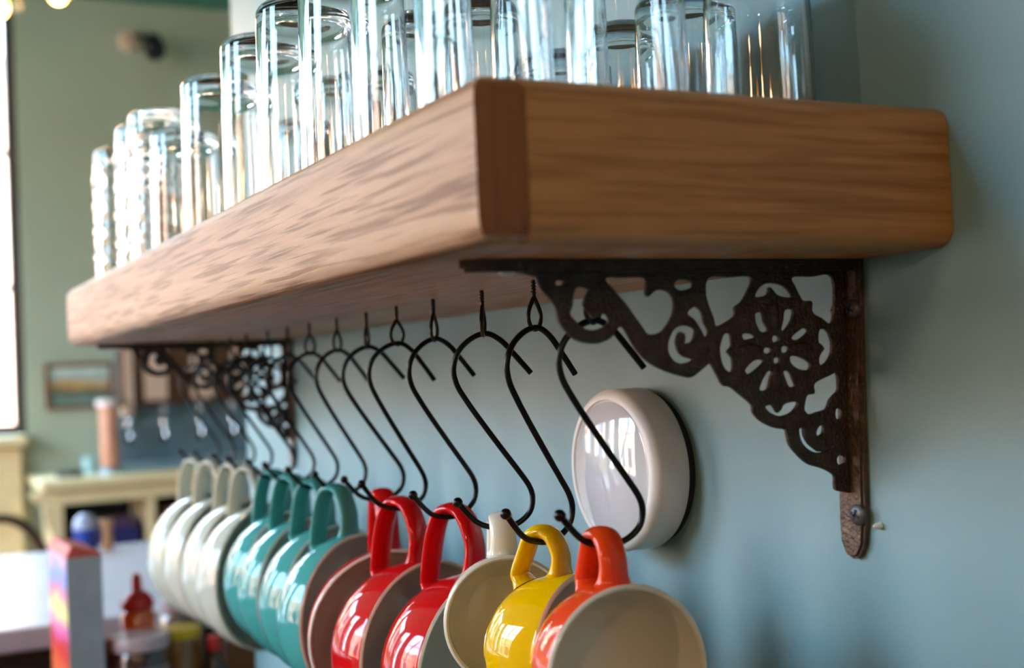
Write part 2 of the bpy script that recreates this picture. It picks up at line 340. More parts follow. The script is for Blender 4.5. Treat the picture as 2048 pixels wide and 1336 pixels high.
M_iron = plain('cast_iron', (66, 54, 46), .42, .55, .5, .35, 90, .9, 420)
M_ironb = plain('worn_cast_iron', (104, 82, 66), .4, .6, .5, .35, 120, .9, 420)
M_screw = plain('dark_screw', (88, 84, 82), .4, .5)
M_lidp2 = plain('pale_screw', (176, 178, 176), .3, .4)
M_slot = plain('screw_slot', (14, 13, 13), .7)
def widen(L, d=1.9):
    # a pierced hole is cut a little wider towards the wall
    n = len(L); A = sum(L[k][0]*L[(k+1) % n][1]-L[(k+1) % n][0]*L[k][1] for k in range(n)); out = []
    for k in range(n):
        tx, ty = L[(k+1) % n][0]-L[k-1][0], L[(k+1) % n][1]-L[k-1][1]; q = math.hypot(tx, ty) or 1
        nx_ = ty/q*(1 if A > 0 else -1)
        out.append((L[k][0]-(d if nx_ < -.25 else 0), L[k][1]))
    return out
sc_ = lambda L: [(x/1000, y/1000) for x, y in L]
fil_me = plate_mesh('scrollwork', sc_(BR_OUTER), [sc_(widen(h)) for h in BR_HOLES], .0008, .0007)
fil_me.transform(Matrix(((-1, 0, 0, 0), (0, 0, 1, .0015), (0, -1, 0, 0), (0, 0, 0, 1)))); fil_me.flip_normals(); fil_me.materials.append(M_iron)
def bracket(label, y, tilt):
    e = empty('shelf_bracket', (0, y, 0)); e.rotation_euler = (tilt, 0, 0); tag(e, label, 'bracket', 'cast iron shelf brackets')
    obj('scrollwork', fil_me, None, e)
    # wall plate: strip with a rounded foot
    P = [(-.011, 0), (.0125, 0), (.0125, -.175), (.0115, -.188), (.007, -.196), (.001, -.1985), (-.005, -.196), (-.0095, -.188), (-.011, -.175)]
    bm = bmesh.new(); a = [bm.verts.new((-.0008, p[0], p[1])) for p in P]; b = [bm.verts.new((-.0062, p[0], p[1])) for p in P]
    bm.faces.new(a[::-1]); bm.faces.new(b)
    for k in range(len(P)): bm.faces.new((a[k], b[k], b[(k+1) % len(P)], a[(k+1) % len(P)]))
    bmesh.ops.recalc_face_normals(bm, faces=bm.faces)
    bmesh.ops.bevel(bm, geom=[q for q in bm.edges if near(q.verts[0].co.x, -.0062) and near(q.verts[1].co.x, -.0062)], offset=.0018, segments=2, affect='EDGES')
    obj('wall_plate', bm, M_ironb, e, 35)
    # arm under the shelf: strip with a pointed tip
    P = [(-.0008, -.010), (-.0008, .0125), (-.272, .0125), (-.279, .009), (-.2875, .0015), (-.279, -.007), (-.272, -.010)]
    bm = bmesh.new(); a = [bm.verts.new((p[0], p[1], -.0004)) for p in P]; b = [bm.verts.new((p[0], p[1], -.0068)) for p in P]
    bm.faces.new(a); bm.faces.new(b[::-1])
    for k in range(len(P)): bm.faces.new((a[k], b[k], b[(k+1) % len(P)], a[(k+1) % len(P)]))
    bmesh.ops.recalc_face_normals(bm, faces=bm.faces)
    bmesh.ops.bevel(bm, geom=[q for q in bm.edges if near(q.verts[0].co.z, -.0068) and near(q.verts[1].co.z, -.0068)], offset=.002, segments=2, affect='EDGES')
    obj('arm', bm, M_iron, e, 35)
    bm = lathe([(0, -.0022), (.0025, -.002), (.0045, -.0008), (.005, .0008), (0, .0008)], 18); xf(bm, Matrix.Translation((-.258, .001, -.0072)))
    obj('screw', bm, M_lidp2, e, 40)
    # cast relief on the flower medallion
    for k in range(4):
        a = k*PI/2+PI/4; bm = bmesh.new()
        a = k*PI/2
        ball(bm, (0, 0, 0), .0085, 10, sx=1.2, sy=.22, sz=.45)
        xf(bm, Matrix.Translation((-.0658+.0205*math.cos(a), .0002, -.0565+.0205*math.sin(a)))@Matrix.Rotation(-a, 4, 'Y'))
        obj('petal', bm, M_iron, e, 60)
    bm = bmesh.new(); ball(bm, (-.0658, .0005, -.0565), .0032, 10, sy=.7); obj('flower_boss', bm, M_iron, e, 60)
    for (yy, zz, r) in ((-.006, -.0325, .0062), (.0085, -.0335, .0055), (-.0065, -.168, .0072)):
        bm = lathe([(0, .0022), (r*.5, .002), (r*.85, .0012), (r, 0), (r, -.002)], 20); xf(bm, Matrix.Translation((-.0072, yy, zz))@Matrix.Rotation(-PI/2, 4, 'Y'))
        s = obj('screw', bm, M_screw, e, 40)
        bm = bmesh.new(); L = r*.55; wd = r*.13
        box(bm, -.0096, -.0088, yy-L, yy+L, zz-wd, zz+wd); box(bm, -.0096, -.0088, yy-wd, yy+wd, zz-L, zz+L)
        xf(bm, Matrix.Translation((-.0092, yy, zz))@Matrix.Rotation(.35, 4, 'X')@Matrix.Translation((.0092, -yy, -zz)))
        obj('cross_slot', bm, M_slot, s)
    return e
bracket('near black cast iron scroll bracket with a flower medallion under the shelf', .0885, .0407)
bracket('far blurred cast iron scroll bracket at the distant end of the shelf', 1.325, .02)
bm = lathe([(0, .0), (.0024, .0006), (.0020, .004), (.0009, .0065), (0, .0075)], 14); xf(bm, Matrix.Translation((0, .0745, -.1745))@Matrix.Rotation(-PI/2, 4, 'Y'))
tag(obj('wall_anchor', bm, M_white, None, 40), 'tiny white wall anchor beside the foot of the near bracket', 'anchor')

# ------------------------------------------------------------------ screw eyes, S hooks and mugs
M_black = plain('black_steel', (22, 22, 21), .28, .6, .5, .2, 200)
M_brass = plain('dark_screw_eye', (62, 58, 48), .3, .9)
HY = [(-.1747, .135), (-.1649, .2305), (-.1589, .326), (-.1583, .4215), (-.153, .517), (-.1463, .6125), (-.1433, .708), (-.1419, .8035), (-.1379, .899), (-.1344, .9945), (-.135, 1.09), (-.1315, 1.1855), (-.1346, 1.281), (-.1372, 1.3765)]
HY[13] = (-.1372, 1.362)
S2 = [(0.0355, -0.0323), (0.023, -0.0169), (0.013, -0.0057), (0.002, 0), (-0.01, -0.0038), (-0.02, -0.0133), (-0.0243, -0.0256), (-0.0225, -0.038), (-0.016, -0.0503), (-0.005, -0.0674), (0.01, -0.0893), (0.022, -0.1064), (0.03, -0.1187), (0.0325, -0.1283), (0.03, -0.1387), (0.022, -0.1463), (0.011, -0.1501), (-0.001, -0.1492), (-0.012, -0.1444), (-0.0255, -0.1292)]
HTOP = -.0335
# yaw of each hook's plane (degrees from the wall normal), lean in its plane, size
HK = [(-13, -1.7, .945), (8, -3, 1), (-24, 0, 1), (0, 0, 1), (-20, -5.5, 1), (-21, -1, 1), (5, -2.5, 1), (0, -2.5, 1), (-14, -3, 1), (-6, -2, 1), (-8, -2, 1), (-4, -2, 1), (-8, -2, 1), (-5, -2, 1)]
MU = [.003, .006, .007, .010, .010, .011, -.004, .003, .004, .005, .000, .000, -.002, -.004]   # where along the hook's bottom bend the handle rests
COLS = {'orange': (226, 66, 22), 'yellow': (226, 172, 0), 'cream': (222, 212, 192), 'red': (196, 14, 18), 'teal': (70, 146, 140), 'white': (192, 188, 170)}
def glaze(name, rgb):
    return plain(name, rgb, .045, 0, .36, .04, 12)
GL = {k: glaze(k+'_glaze', v) for k, v in COLS.items()}
M_lin = plain('cream_lining_glaze', (216, 206, 188), .16, 0, .5, .03, 12, coat=.3)
# mug: colour, yaw of the mouth, pitch, size key, label
MG = [('orange', -5, 0, 's', 'glossy orange mug hanging nearest the camera under the black bracket'),
      ('yellow', 24, 0, 's', 'glossy yellow mug hanging beside the orange mug'),
      ('cream', -20, 0, 'c', 'small cream mug with open mouth hanging between yellow and red mugs'),
      ('red', 18, 0, 'r', 'nearest large red mug hanging next to the cream mug'),
      ('red', 17, 0, 'r', 'middle large red mug with wide handle, between the other two red mugs'),
      ('red', -11, 0, 'r', 'farthest red mug, hung beside the nearest teal mug'),
      ('teal', 24, 0, 't', 'nearest teal mug hanging next to the red mugs'),
      ('teal', 26, 0, 't', 'second teal mug counted from the red mugs'),
      ('teal', 24, 0, 't', 'third teal mug counted from the red mugs'),
      ('teal', 26, 0, 't', 'farthest teal mug hanging next to the white mugs'),
      ('white', 28, 0, 'w', 'nearest white mug hanging next to the teal mugs'),
      ('white', 26, 0, 'w', 'second white mug counted from the teal mugs'),
      ('white', 28, 0, 'w', 'third white mug counted from the teal mugs'),
      ('white', 27, 0, 'w', 'last white mug at the far end of the hanging row')]
WHO = ['orange mug', 'yellow mug', 'cream mug', 'nearest red mug', 'middle red mug', 'farthest red mug', 'nearest teal mug', 'second teal mug', 'third teal mug', 'farthest teal mug', 'nearest white mug', 'second white mug', 'third white mug', 'last white mug']
def mug_meshes(R, H, h, ra, rb, span=1.0):
    K = [(.47, .05), (.60, .11), (.78, .26), (.91, .48), (.975, .72), (1.0, .94), (1.0, .985)]
    K = [(p.x*R, p.y*H) for p in crom([(a, b, 0) for a, b in K], 4)]
    body = lathe([(0, .04*H), (.39*R, .04*H), (.41*R, 0), (.455*R, 0)]+K, 64)
    t = .0038
    inner = [(p.x*R-t, p.y*H) for p in crom([(1.0, .95, 0), (.975, .72, 0), (.91, .50, 0), (.78, .30, 0), (.60, .17, 0)], 4)]
    lin = lathe([(R, .985*H), (R-.0006, H*.985+.0012), (R-t*.5, H*.985+.0019), (R-t+.0006, H*.985+.0012), (R-t, .985*H-.001)]+inner+[(.3*R, .125*H), (0, .115*H)], 64)
    def surf(z):                                   # outer radius of the bowl at height z
        for (ra0, z0), (ra1, z1) in zip(K[:-1], K[1:]):
            if z0 <= z <= z1: return ra0+(ra1-ra0)*(z-z0)/max(z1-z0, 1e-9)
        return R
    P = [(.81, R*.96), (.82, R+.10*h), (.83, R+.45*h), (.72, R+.86*h), (.55, R+.98*h), (.39, R+.86*h), (.27, R+.42*h)]
    P = [((.55+(t_-.55)*span)*H, rho) for t_, rho in P]
    te = (.55+(.24-.55)*span)*H; rs = surf(te)
    P += [(te-.0045, rs+.0085), (te-.0022, rs+.0030), (te+.0006, rs-.0010)]
    path = crom([(0, rho, z) for z, rho in P], 7)
    n = len(path); RA = []; RB = []
    for i in range(n):
        q = min(i, n-1-i)/(n*.22); f = 1+.75*max(0, 1-q)**2
        RA.append(ra*f); RB.append(rb*(1+(f-1)*.5))
    hb = bmesh.new(); sweep(hb, path, RA, RB, 16, binormal=(1, 0, 0))
    return [mesh_of('body', body, 50), mesh_of('lining', lin, 50), mesh_of('handle', hb, 60)], (R+.98*h-ra, .55*H)
SZ = {}
SZ['s'] = mug_meshes(.0545, .068, .0285, .0050, .0095, .8)
SZ['c'] = mug_meshes(.0490, .056, .0260, .0050, .0100, .85)
SZ['r'] = mug_meshes(.082, .090, .052, .0048, .0110)
SZ['t'] = mug_meshes(.084, .076, .048, .0044, .0118)
SZ['w'] = mug_meshes(.094, .080, .048, .0044, .0118)
def mug_parts(key, mat, parent):
    for me, nm, m in zip(SZ[key][0], ('body', 'lining', 'handle'), (mat, M_lin if mat is not GL['white'] else GL['white'], mat)):
        k = me.copy(); k.name = nm; k.materials.clear(); k.materials.append(m); obj(nm, k, None, parent)
CACHE = {}
for i, (hx, hy) in enumerate(HY):
    # screw eye: threaded stem and teardrop loop
    e = empty('screw_eye', (hx, hy, 0)); tag(e, 'dark screw eye in the shelf underside above the '+WHO[i], 'screw eye', 'screw eyes under the shelf')
    e.rotation_euler = (0, 0, math.radians((18, 25, 60, 50, 10, 62, 40, 20, 50, 30, 10, 40, 20, 30)[i]-8))
    if 'eye' not in CACHE:
        bm = bmesh.new(); sweep(bm, [Vector((0, 0, .004)), Vector((0, 0, -.013))], .0016, n=10)
        for k in range(4): sweep(bm, [Vector((.0019*math.cos(a*PI/5), .0019*math.sin(a*PI/5), -.0006-.0022*k-.00022*a)) for a in range(10)], .0004, n=5, cap=False)
        CACHE['stem'] = mesh_of('stem', bm, 50); CACHE['stem'].materials.append(M_brass)
        bm = bmesh.new()
        L = [(0, -.012), (-.0028, -.0165), (-.0056, -.022), (-.0062, -.0275), (-.0042, -.0325), (0, -.0352), (.0042, -.0325), (.0062, -.0275), (.0056, -.022), (.0026, -.0162), (.0004, -.0125)]
        sweep(bm, crom([(a, 0, b) for a, b in L], 4), .00155, n=10, binormal=(0, 1, 0))
        CACHE['eye'] = mesh_of('loop', bm, 60); CACHE['eye'].materials.append(M_brass)
    obj('stem', CACHE['stem'], None, e); obj('loop', CACHE['eye'], None, e)
    # S hook
    yaw, lean, s = HK[i]; ca, sa = math.cos(math.radians(lean)), math.sin(math.radians(lean)); cy_, sy_ = math.cos(math.radians(yaw)), math.sin(math.radians(yaw))
    def hp(u, v):
        u, v = u*s, v*s; u, v = ca*u-sa*v, sa*u+ca*v
        return Vector((cy_*u, sy_*u, v))
    e = empty('s_hook', (hx, hy, HTOP)); tag(e, 'black steel S hook carrying the '+WHO[i], 'hook', 'S hooks under the shelf')
    pts = crom([hp(u, v) for u, v in S2], 5)
    bm = bmesh.new(); sweep(bm, pts, .0022, n=12, binormal=(-sy_, cy_, 0)); obj('wire', bm, M_black, e, 50)
    bm = bmesh.new(); ball(bm, pts[-1], .0040, 16); obj('ball_tip', bm, M_black, e, 60)
    # mug
    colr, phi, pit, key, label = MG[i]
    low = Vector((hx, hy, HTOP))+hp(MU[i], -.150)
    n = Vector((math.sin(math.radians(phi)), -math.cos(math.radians(phi)), math.sin(math.radians(pit)))).normalized()
    side = Vector((0, 0, 1)).cross(n).normalized(); upv = n.cross(side)
    mat = Matrix((side, upv, n)).transposed()
    ay, at = SZ[key][1]
    e = empty('mug'); tag(e, label, 'mug', 'coffee mugs hanging from hooks')
    mm = mat.to_4x4(); mm.translation = low-mat@Vector((0, ay-.0024, at)); e.matrix_world = mm
    mug_parts(key, GL[colr], e)

# ------------------------------------------------------------------ glasses upside down on the shelf
M_glass = glass_mat('clear_glass')
def glass_mesh(r, h, base=.012, rings=0):
    t = .0024; rt_ = r*.955; e = .010
    out = [(r, 0)]
    if rings:
        for k in range(rings):
            z0 = h*.12+k*h*.2; out += [(r, z0), (r*1.03, z0+.004), (r*1.03, z0+.010), (r*.985, z0+.014)]
    else: out += [(r*.998, h*.3), (r*.985, h*.6)]
    for a in range(0, 7): out.append((rt_-e+e*math.cos(a*PI/12), h-e+e*math.sin(a*PI/12)))
    out += [(rt_*.55, h-.0006), (rt_*.3, h-.0018), (0, h-.0028)]
    inn = [(0, h-base-.001), (rt_*.4, h-base-.0015), (rt_*.75, h-base-.004)]
    for a in range(0, 5): inn.append((rt_-t-.006+.006*math.sin(a*PI/8), h-base-.0105+.006*math.cos(a*PI/8)))
    inn += [(r*.98-t, h*.5), (r-t, h*.15), (r-t, 0), (r-t*.5, -.0004)]
    bm = lathe(out+inn, 64, closed=True)
    return mesh_of('upturned_glass', bm, 40)
GT = {'tall': glass_mesh(.0395, .152), 'mid': glass_mesh(.0375, .132), 'short': glass_mesh(.0355, .112), 'ring': glass_mesh(.0375, .176, .014, 4)}
for m in GT.values(): m.materials.append(M_glass)
def glass(kind, x, y, label, group):
    o = obj('upturned_glass', GT[kind], None); o.location = (x, y, SH+.0006); o.rotation_euler.z = random.uniform(0, 6)
    tag(o, label, 'glass', group)
ORD = ['first', 'second', 'third', 'fourth', 'fifth', 'sixth', 'seventh', 'eighth', 'ninth', 'tenth', 'eleventh', 'twelfth']
front = [('tall', .092), ('tall', .196), ('tall', .305), ('tall', .414), ('tall', .525), ('tall', .68), ('mid', .842)]
for k, (kd, y) in enumerate(front):
    glass(kd, -.2645, y, 'clear upturned tumbler, %s from the near corner along the shelf front edge' % ORD[k], 'glasses along the front edge')
for k, y in enumerate((.958, 1.045, 1.21)):
    glass('ring', -.2660, y, ('nearest', 'middle', 'farthest')[k]+' of the tall ribbed glasses at the far shelf end', 'ribbed glasses at the far end')
for k, y in enumerate((.10, .196, .30, .41, .52, .63, .75)):
    glass('tall' if k % 2 else 'mid', -.163, y, 'clear upturned tumbler, %s from the near end in the middle row' % ORD[k], 'glasses in the middle row')
for k, y in enumerate((.098, .178, .262, .35, .44, .53, .62)):
    glass('short', -.062, y, 'short clear upturned glass, %s from the near end beside the wall' % ORD[k], 'short glasses by the wall')

# ------------------------------------------------------------------ round white wall device
M_plas = plain('white_plastic', (216, 212, 206), .38); M_face = plain('glossy_face', (198, 196, 196), .05, 0, .6, .02, 6, coat=1.0); M_dk = plain('black_rubber', (24, 24, 24), .6)
e = empty('wall_device', (0, .341, -.149)); tag(e, 'round white plastic wall device with a glossy face beside the near bracket', 'wall device')
XM = Matrix.Rotation(-PI/2, 4, 'Y')
bm = lathe([(0, .0065), (.060, .0065), (.0655, .0078), (.067, .011), (.067, .034)]+[(.059+.008*math.cos(a*PI/12), .034+.008*math.sin(a*PI/12)) for a in range(1, 6)]+[(.0585, .0418), (.0575, .0402), (0, .0402)], 96)
obj('housing', xf(bm, XM), M_plas, e, 40)
bm = lathe([(0, .0412), (.0560, .0412), (.0568, .0406), (.0568, .0396)], 96); obj('glossy_disc', xf(bm, XM), M_face, e, 40)
bm = lathe([(0, .0), (.0625, .0), (.0625, .0075), (0, .0075)], 64); obj('mounting_base', xf(bm, XM), M_dk, e, 40)

# ------------------------------------------------------------------ things in the room beyond
M_blk = plain('black_panel', (20, 19, 19), .5); M_top = plain('white_worktop', (176, 168, 174), .35); M_brown = wood('brown_wood', 2, (52, 32, 20), (76, 48, 30), (96, 62, 40), .4, 4)
M_chr = plain('chrome', (210, 212, 216), .12, 1.0); M_blue = plain('blue_plastic', (24, 52, 140), .35); M_navy = plain('navy_box', (36, 38, 92), .5); M_purple = plain('plum_box', (92, 60, 84), .5)
M_ply = plain('pale_panel', (206, 170, 146), .5); M_steel = plain('brushed_steel', (128, 150, 160), .35, .4)
# white island with black front
e = empty('island_counter', (-.6, 2.6, FLOOR)); tag(e, 'white topped island counter with a black front panel in the background', 'counter')
obj('worktop', bx(-1.2, 1.3, -.64, .5, .905, .95, .006), M_top, e); obj('front_panel', bx(-1.15, 1.25, -.6, .46, 0, .905), M_blk, e)
# low dark worktop carrying the groceries
e = empty('side_counter', (-.25, 1.74, FLOOR)); tag(e, 'dark wooden side counter below the mugs carrying boxes and bottles', 'counter')
ST = -.64; hh = ST-FLOOR
obj('worktop', bx(-.75, .55, -.12, .2, hh-.03, hh, .003), M_brown, e); obj('cabinet', bx(-.7, .5, -.11, .19, 0, hh-.03), M_blk, e)
# cereal box, printed panels
def print_mat():
    m, nt, b = new_mat('cereal_box_print'); N = nt.nodes.new; L = nt.links.new
    tc = N('ShaderNodeTexCoord'); sp = N('ShaderNodeSeparateXYZ'); L(tc.outputs['Object'], sp.inputs[0])
    no = N('ShaderNodeTexNoise'); no.inputs['Scale'].default_value = 26; L(tc.outputs['Object'], no.inputs['Vector'])
    ma = N('ShaderNodeMath'); ma.operation = 'MULTIPLY_ADD'; ma.inputs[1].default_value = .07; L(no.outputs['Fac'], ma.inputs[0]); L(sp.outputs['Z'], ma.inputs[2])
    mr = N('ShaderNodeMapRange'); mr.inputs[1].default_value = .035; mr.inputs[2].default_value = .35; L(ma.outputs[0], mr.inputs[0])
    cr = N('ShaderNodeValToRGB'); cr.color_ramp.interpolation = 'EASE'; E_ = cr.color_ramp.elements
    E_[0].position = 0; E_[0].color = srgb(220, 120, 60); E_[1].position = 1; E_[1].color = srgb(236, 150, 140)
    for p, c in ((.2, (196, 40, 34)), (.32, (220, 96, 50)), (.45, (206, 40, 40)), (.55, (214, 92, 150)), (.66, (228, 210, 90)), (.74, (196, 80, 110)), (.84, (96, 124, 196)), (.92, (206, 150, 180))):
        x = E_.new(p); x.color = srgb(*c)
    L(mr.outputs[0], cr.inputs[0]); L(cr.outputs[0], b.inputs['Base Color']); b.inputs['Roughness'].default_value = .4
    return m
M_print = print_mat(); M_gray = plain('grey_card', (150, 152, 156), .5, var=.12, scale=20); M_redc = plain('red_card', (190, 60, 46), .45)
e = empty('cereal_box', (-.270, 1.70, ST)); e.rotation_euler.z = math.radians(2); tag(e, 'colourful cereal box standing on the side counter', 'box')
bm = bx(-.029, .029, -.045, .13, 0, .298, .0015); me = mesh_of('carton', bm); [me.materials.append(q) for q in (M_print, M_gray)]
for p in me.polygons:
    if p.normal.y < -.5: p.material_index = 1
obj('carton', me, None, e)
bm = bmesh.new(); pf = [(-.029, .2985), (.029, .2985), (.026, .304), (-.020, .318)]
a = [bm.verts.new((q[0], -.045, q[1])) for q in pf]; b = [bm.verts.new((q[0], .13, q[1])) for q in pf]
bm.faces.new(a); bm.faces.new(b[::-1])
for k in range(4): bm.faces.new((a[k], b[k], b[(k+1) % 4], a[(k+1) % 4]))
bmesh.ops.recalc_face_normals(bm, faces=bm.faces); obj('top_flap', bm, M_redc, e)
# bottles and jars
def bottle(name, label, cat, x, y, prof, m, cap=None, capm=None, lab=None, labm=None, z=ST, group=None):
    e = empty(name, (x, y, z)); tag(e, label, cat, group)
    obj('body', lathe(prof, 32), m, e, 40)
    if cap: obj('cap', lathe(cap, 32), capm, e, 40)
    if lab: obj('paper_label', lathe(lab, 32), labm, e, 40)
M_hon = plain('amber_sauce', (214, 84, 10), .12, coat=.5); M_redp = plain('red_plastic', (190, 28, 22), .3); M_choc = plain('dark_jar', (56, 30, 24), .12, coat=.6); M_lab = plain('grey_paper_label', (116, 108, 106), .5)
M_must = plain('brown_jar', (132, 80, 30), .15, coat=.5); M_ylw = plain('yellow_lid', (206, 170, 10), .3); M_sauce = plain('dark_sauce', (44, 22, 18), .12, coat=.6); M_card = plain('brown_card', (128, 84, 52), .6)
M_lidp = plain('pinkish_lid', (176, 150, 152), .25)
bottle('sauce_bottle', 'amber squeeze bottle with a red pointed cap behind the dark jar', 'bottle', -.158, 1.80,
       [(0, 0), (.036, 0), (.038, .006), (.038, .10), (.034, .13), (.030, .142), (.030, .168), (.024, .178), (0, .178)], M_hon,
       [(.027, .176), (.029, .179), (.029, .192), (.020, .204), (.010, .210), (.0085, .232), (.006, .240), (0, .241)], M_redp, [(.0385, .02), (.0388, .022), (.0388, .09), (.0385, .092)], M_choc)
bottle('dark_jar', 'dark jar with a pinkish screw lid in front of the amber bottle', 'jar', -.178, 1.685,
       [(0, 0), (.046, 0), (.049, .006), (.049, .118), (.044, .130), (0, .130)], M_choc, [(.0, .130), (.050, .130), (.051, .133), (.051, .150), (.049, .153), (0, .153)], M_lidp,
       [(.0494, .02), (.0497, .022), (.0497, .100), (.0494, .102)], M_lab)
bottle('mustard_jar', 'brown jar with a yellow lid beside the dark jar', 'jar', -.098, 1.74,
       [(0, 0), (.036, 0), (.038, .006), (.038, .118), (.034, .128), (0, .128)], M_must, [(0, .128), (.037, .128), (.038, .131), (.038, .142), (.036, .145), (0, .145)], M_ylw)
bottle('hot_sauce_bottle', 'small dark sauce bottle with a red cap right of the yellow lid', 'bottle', -.046, 1.70,
       [(0, 0), (.019, 0), (.020, .004), (.020, .072), (.010, .092), (.009, .104), (0, .104)], M_sauce, [(0, .104), (.0125, .104), (.0125, .128), (.0115, .130), (0, .130)], M_redp,
       [(.0204, .012), (.0206, .013), (.0206, .062), (.0204, .063)], M_lab)
e = empty('cardboard_box', (.022, 1.76, ST)); tag(e, 'brown cardboard box at the right end of the groceries', 'box')
obj('carton', bx(-.04, .04, -.04, .05, 0, .112, .002), M_card, e); obj('lid', bx(-.041, .041, -.041, .051, .112, .119, .001), M_card, e)
bottle('glass_jar', 'clear lidded jar behind the yellow lid', 'jar', -.070, 1.85, [(0, 0), (.040, 0), (.042, .005), (.042, .14), (.036, .152), (0, .152)], plain('greyish_glass', (120, 108, 100), .1, coat=.5), [(0, .152), (.038, .152), (.038, .168), (0, .170)], M_lidp)
# island things
IT = FLOOR+.95
bottle('blue_tub', 'blue tub with a clear domed lid on the island counter', 'tub', -.064, 3.02, [(0, 0), (.028, 0), (.032, .055), (.033, .06), (0, .06)], M_blue, [(.033, .06), (.034, .065), (.029, .085), (.016, .098), (0, .102)], plain('clear_lid', (150, 156, 180), .15), z=IT)
bottle('wooden_cup', 'small turned wooden cup right of the blue tub', 'cup', -.012, 3.0, [(0, 0), (.014, 0), (.016, .02), (.013, .04), (.016, .06), (.019, .08), (.016, .082), (.012, .03), (0, .03)], plain('pale_turned_wood', (176, 128, 86), .4), z=IT)
# bentwood chair behind the island
e = empty('bentwood_chair', (-.30, 3.75, FLOOR)); tag(e, 'brown bentwood chair with a curved back at the left edge', 'chair')
bm = bmesh.new(); sweep(bm, crom([(-.24, -.02, .55), (-.235, .0, .80), (-.15, .02, .965), (0, .03, .99), (.15, .02, .965), (.235, 0, .80), (.24, -.02, .55)], 5), .016, n=8); obj('back_hoop', bm, M_brown, e, 60)
bm = bmesh.new(); sweep(bm, crom([(-.15, .0, .55), (-.13, .01, .75), (0, .02, .86), (.13, .01, .75), (.15, 0, .55)], 5), .011, n=8); obj('inner_hoop', bm, M_brown, e, 60)
bm = lathe([(0, .44), (.22, .44), (.23, .455), (.22, .475), (0, .47)], 32); obj('seat', xf(bm, Matrix.Translation((0, -.2, 0))), M_brown, e, 40)
for sx in (-1, 1):
    bm = bmesh.new(); sweep(bm, [Vector((sx*.24, -.02, .55)), Vector((sx*.23, -.02, .3)), Vector((sx*.25, .04, 0))], .017, n=8); obj('leg', bm, M_brown, e, 60)
    bm = bmesh.new(); sweep(bm, [Vector((sx*.16, -.36, .45)), Vector((sx*.19, -.42, 0))], .016, n=8); obj('leg', bm, M_brown, e, 60)
# back counter with open compartments
BZ = FLOOR; BY = 5.1
e = empty('back_counter', (.12, BY, FLOOR)); tag(e, 'cream back counter with open compartments along the far wall', 'counter')
obj('worktop', bx(-.06, 2.2, -.04, .47, .965, 1.008, .006), M_cream, e)
obj('apron', bx(0, 2.16, -.005, .02, .90, .965), M_cream, e)
for x in (0, .385, .80, 1.25, 1.7, 2.13): obj('upright', bx(x, x+.03, 0, .45, .03, .90), M_cream, e)
obj('back_panel', bx(.03, 2.13, .44, .46, .03, .9), M_blk, e); obj('lower_shelf', bx(.03, 2.13, .01, .44, .62, .645), M_cream, e); obj('plinth', bx(0, 2.16, .02, .45, 0, .03), M_blk, e)
bm = bmesh.new(); P = [(0, .96), (-.02, .96), (-.10, .955), (-.085, .92), (-.05, .90), (-.045, .84), (-.02, .79), (0, .74)]
a = [bm.verts.new((q[0], .0, q[1])) for q in P]; b = [bm.verts.new((q[0], .06, q[1])) for q in P]
bm.faces.new(a); bm.faces.new(b[::-1])
for k in range(len(P)): bm.faces.new((a[k], b[k], b[(k+1) % len(P)], a[(k+1) % len(P)]))
bmesh.ops.recalc_face_normals(bm, faces=bm.faces); obj('corbel', bm, M_cream, e)
SB = FLOOR+.646
for nm, lb, m, q in (('storage_box', 'navy blue box in the left compartment of the back counter', M_navy, (.30, .47, 5.16, 5.4, SB, SB+.13)), ('storage_box', 'plum coloured flat box lying on the navy box', M_purple, (.31, .46, 5.17, 5.39, SB+.131, SB+.165)),
                     ('storage_box', 'brown box in the second compartment of the back counter', M_card, (.58, .82, 5.16, 5.4, SB, SB+.2))):
    o = empty(nm, ((q[0]+q[1])/2, (q[2]+q[3])/2, q[4])); tag(o, lb, 'box')
    hx_, hy_, hz_ = (q[1]-q[0])/2, (q[3]-q[2])/2, q[5]-q[4]
    obj('tray', bx(-hx_, hx_, -hy_, hy_, 0, hz_*.75, .003), m, o); obj('lid', bx(-hx_-.002, hx_+.002, -hy_-.002, hy_+.002, hz_*.75, hz_, .003), m, o)
# drinks dispenser on the back counter
CT = FLOOR+1.0085
e = empty('drinks_dispenser', (.44, 5.3, CT)); tag(e, 'brown wooden drinks dispenser with pale panels and chrome taps on the back counter', 'dispenser')
obj('back_plate', bx(.0, .72, .10, .13, 0, .56), M_steel, e); obj('drip_tray', bx(-.02, .74, -.08, .1, 0, .035, .004), M_steel, e)
obj('header', bx(0, .72, -.03, .1, .29, .58), M_brown, e)
for k, x in enumerate((.10, .31, .50)):
    obj('pale_panel', bx(x, x+.10, -.036, -.03, .315, .54), M_ply, e)
for k, x in enumerate((.03, .185, .35, .50, .64)):
    bm = lathe([(0, 0), (.016, 0), (.018, .012), (.012, .03), (.012, .06), (.02, .07), (.02, .095), (0, .1)], 16); xf(bm, Matrix.Translation((x, -.02, .19)))
    t = obj('tap', bm, M_chr, e, 40)
    bm = bmesh.new(); sweep(bm, [Vector((x, -.03, .235)), Vector((x-.005, -.07, .20)), Vector((x-.006, -.075, .15))], .009, n=8); obj('spout', bm, M_chr, t, 50)
    bm = bmesh.new(); box(bm, x-.02, x-.002, -.05, -.03, .12, .20); obj('lever', bm, M_blk, t)
obj('side_post', bx(.012, .048, -.04, .1, .25, .575), M_ply, e)
e = empty('juice_column', (.375, 5.25, CT)); tag(e, 'tall clear column of pinkish juice left of the drinks dispenser', 'dispenser')
obj('tube', lathe([(0, .03), (.040, .03), (.040, .30), (0, .30)], 32), plain('pink_juice', (206, 138, 106), .15, coat=.6), e, 40)
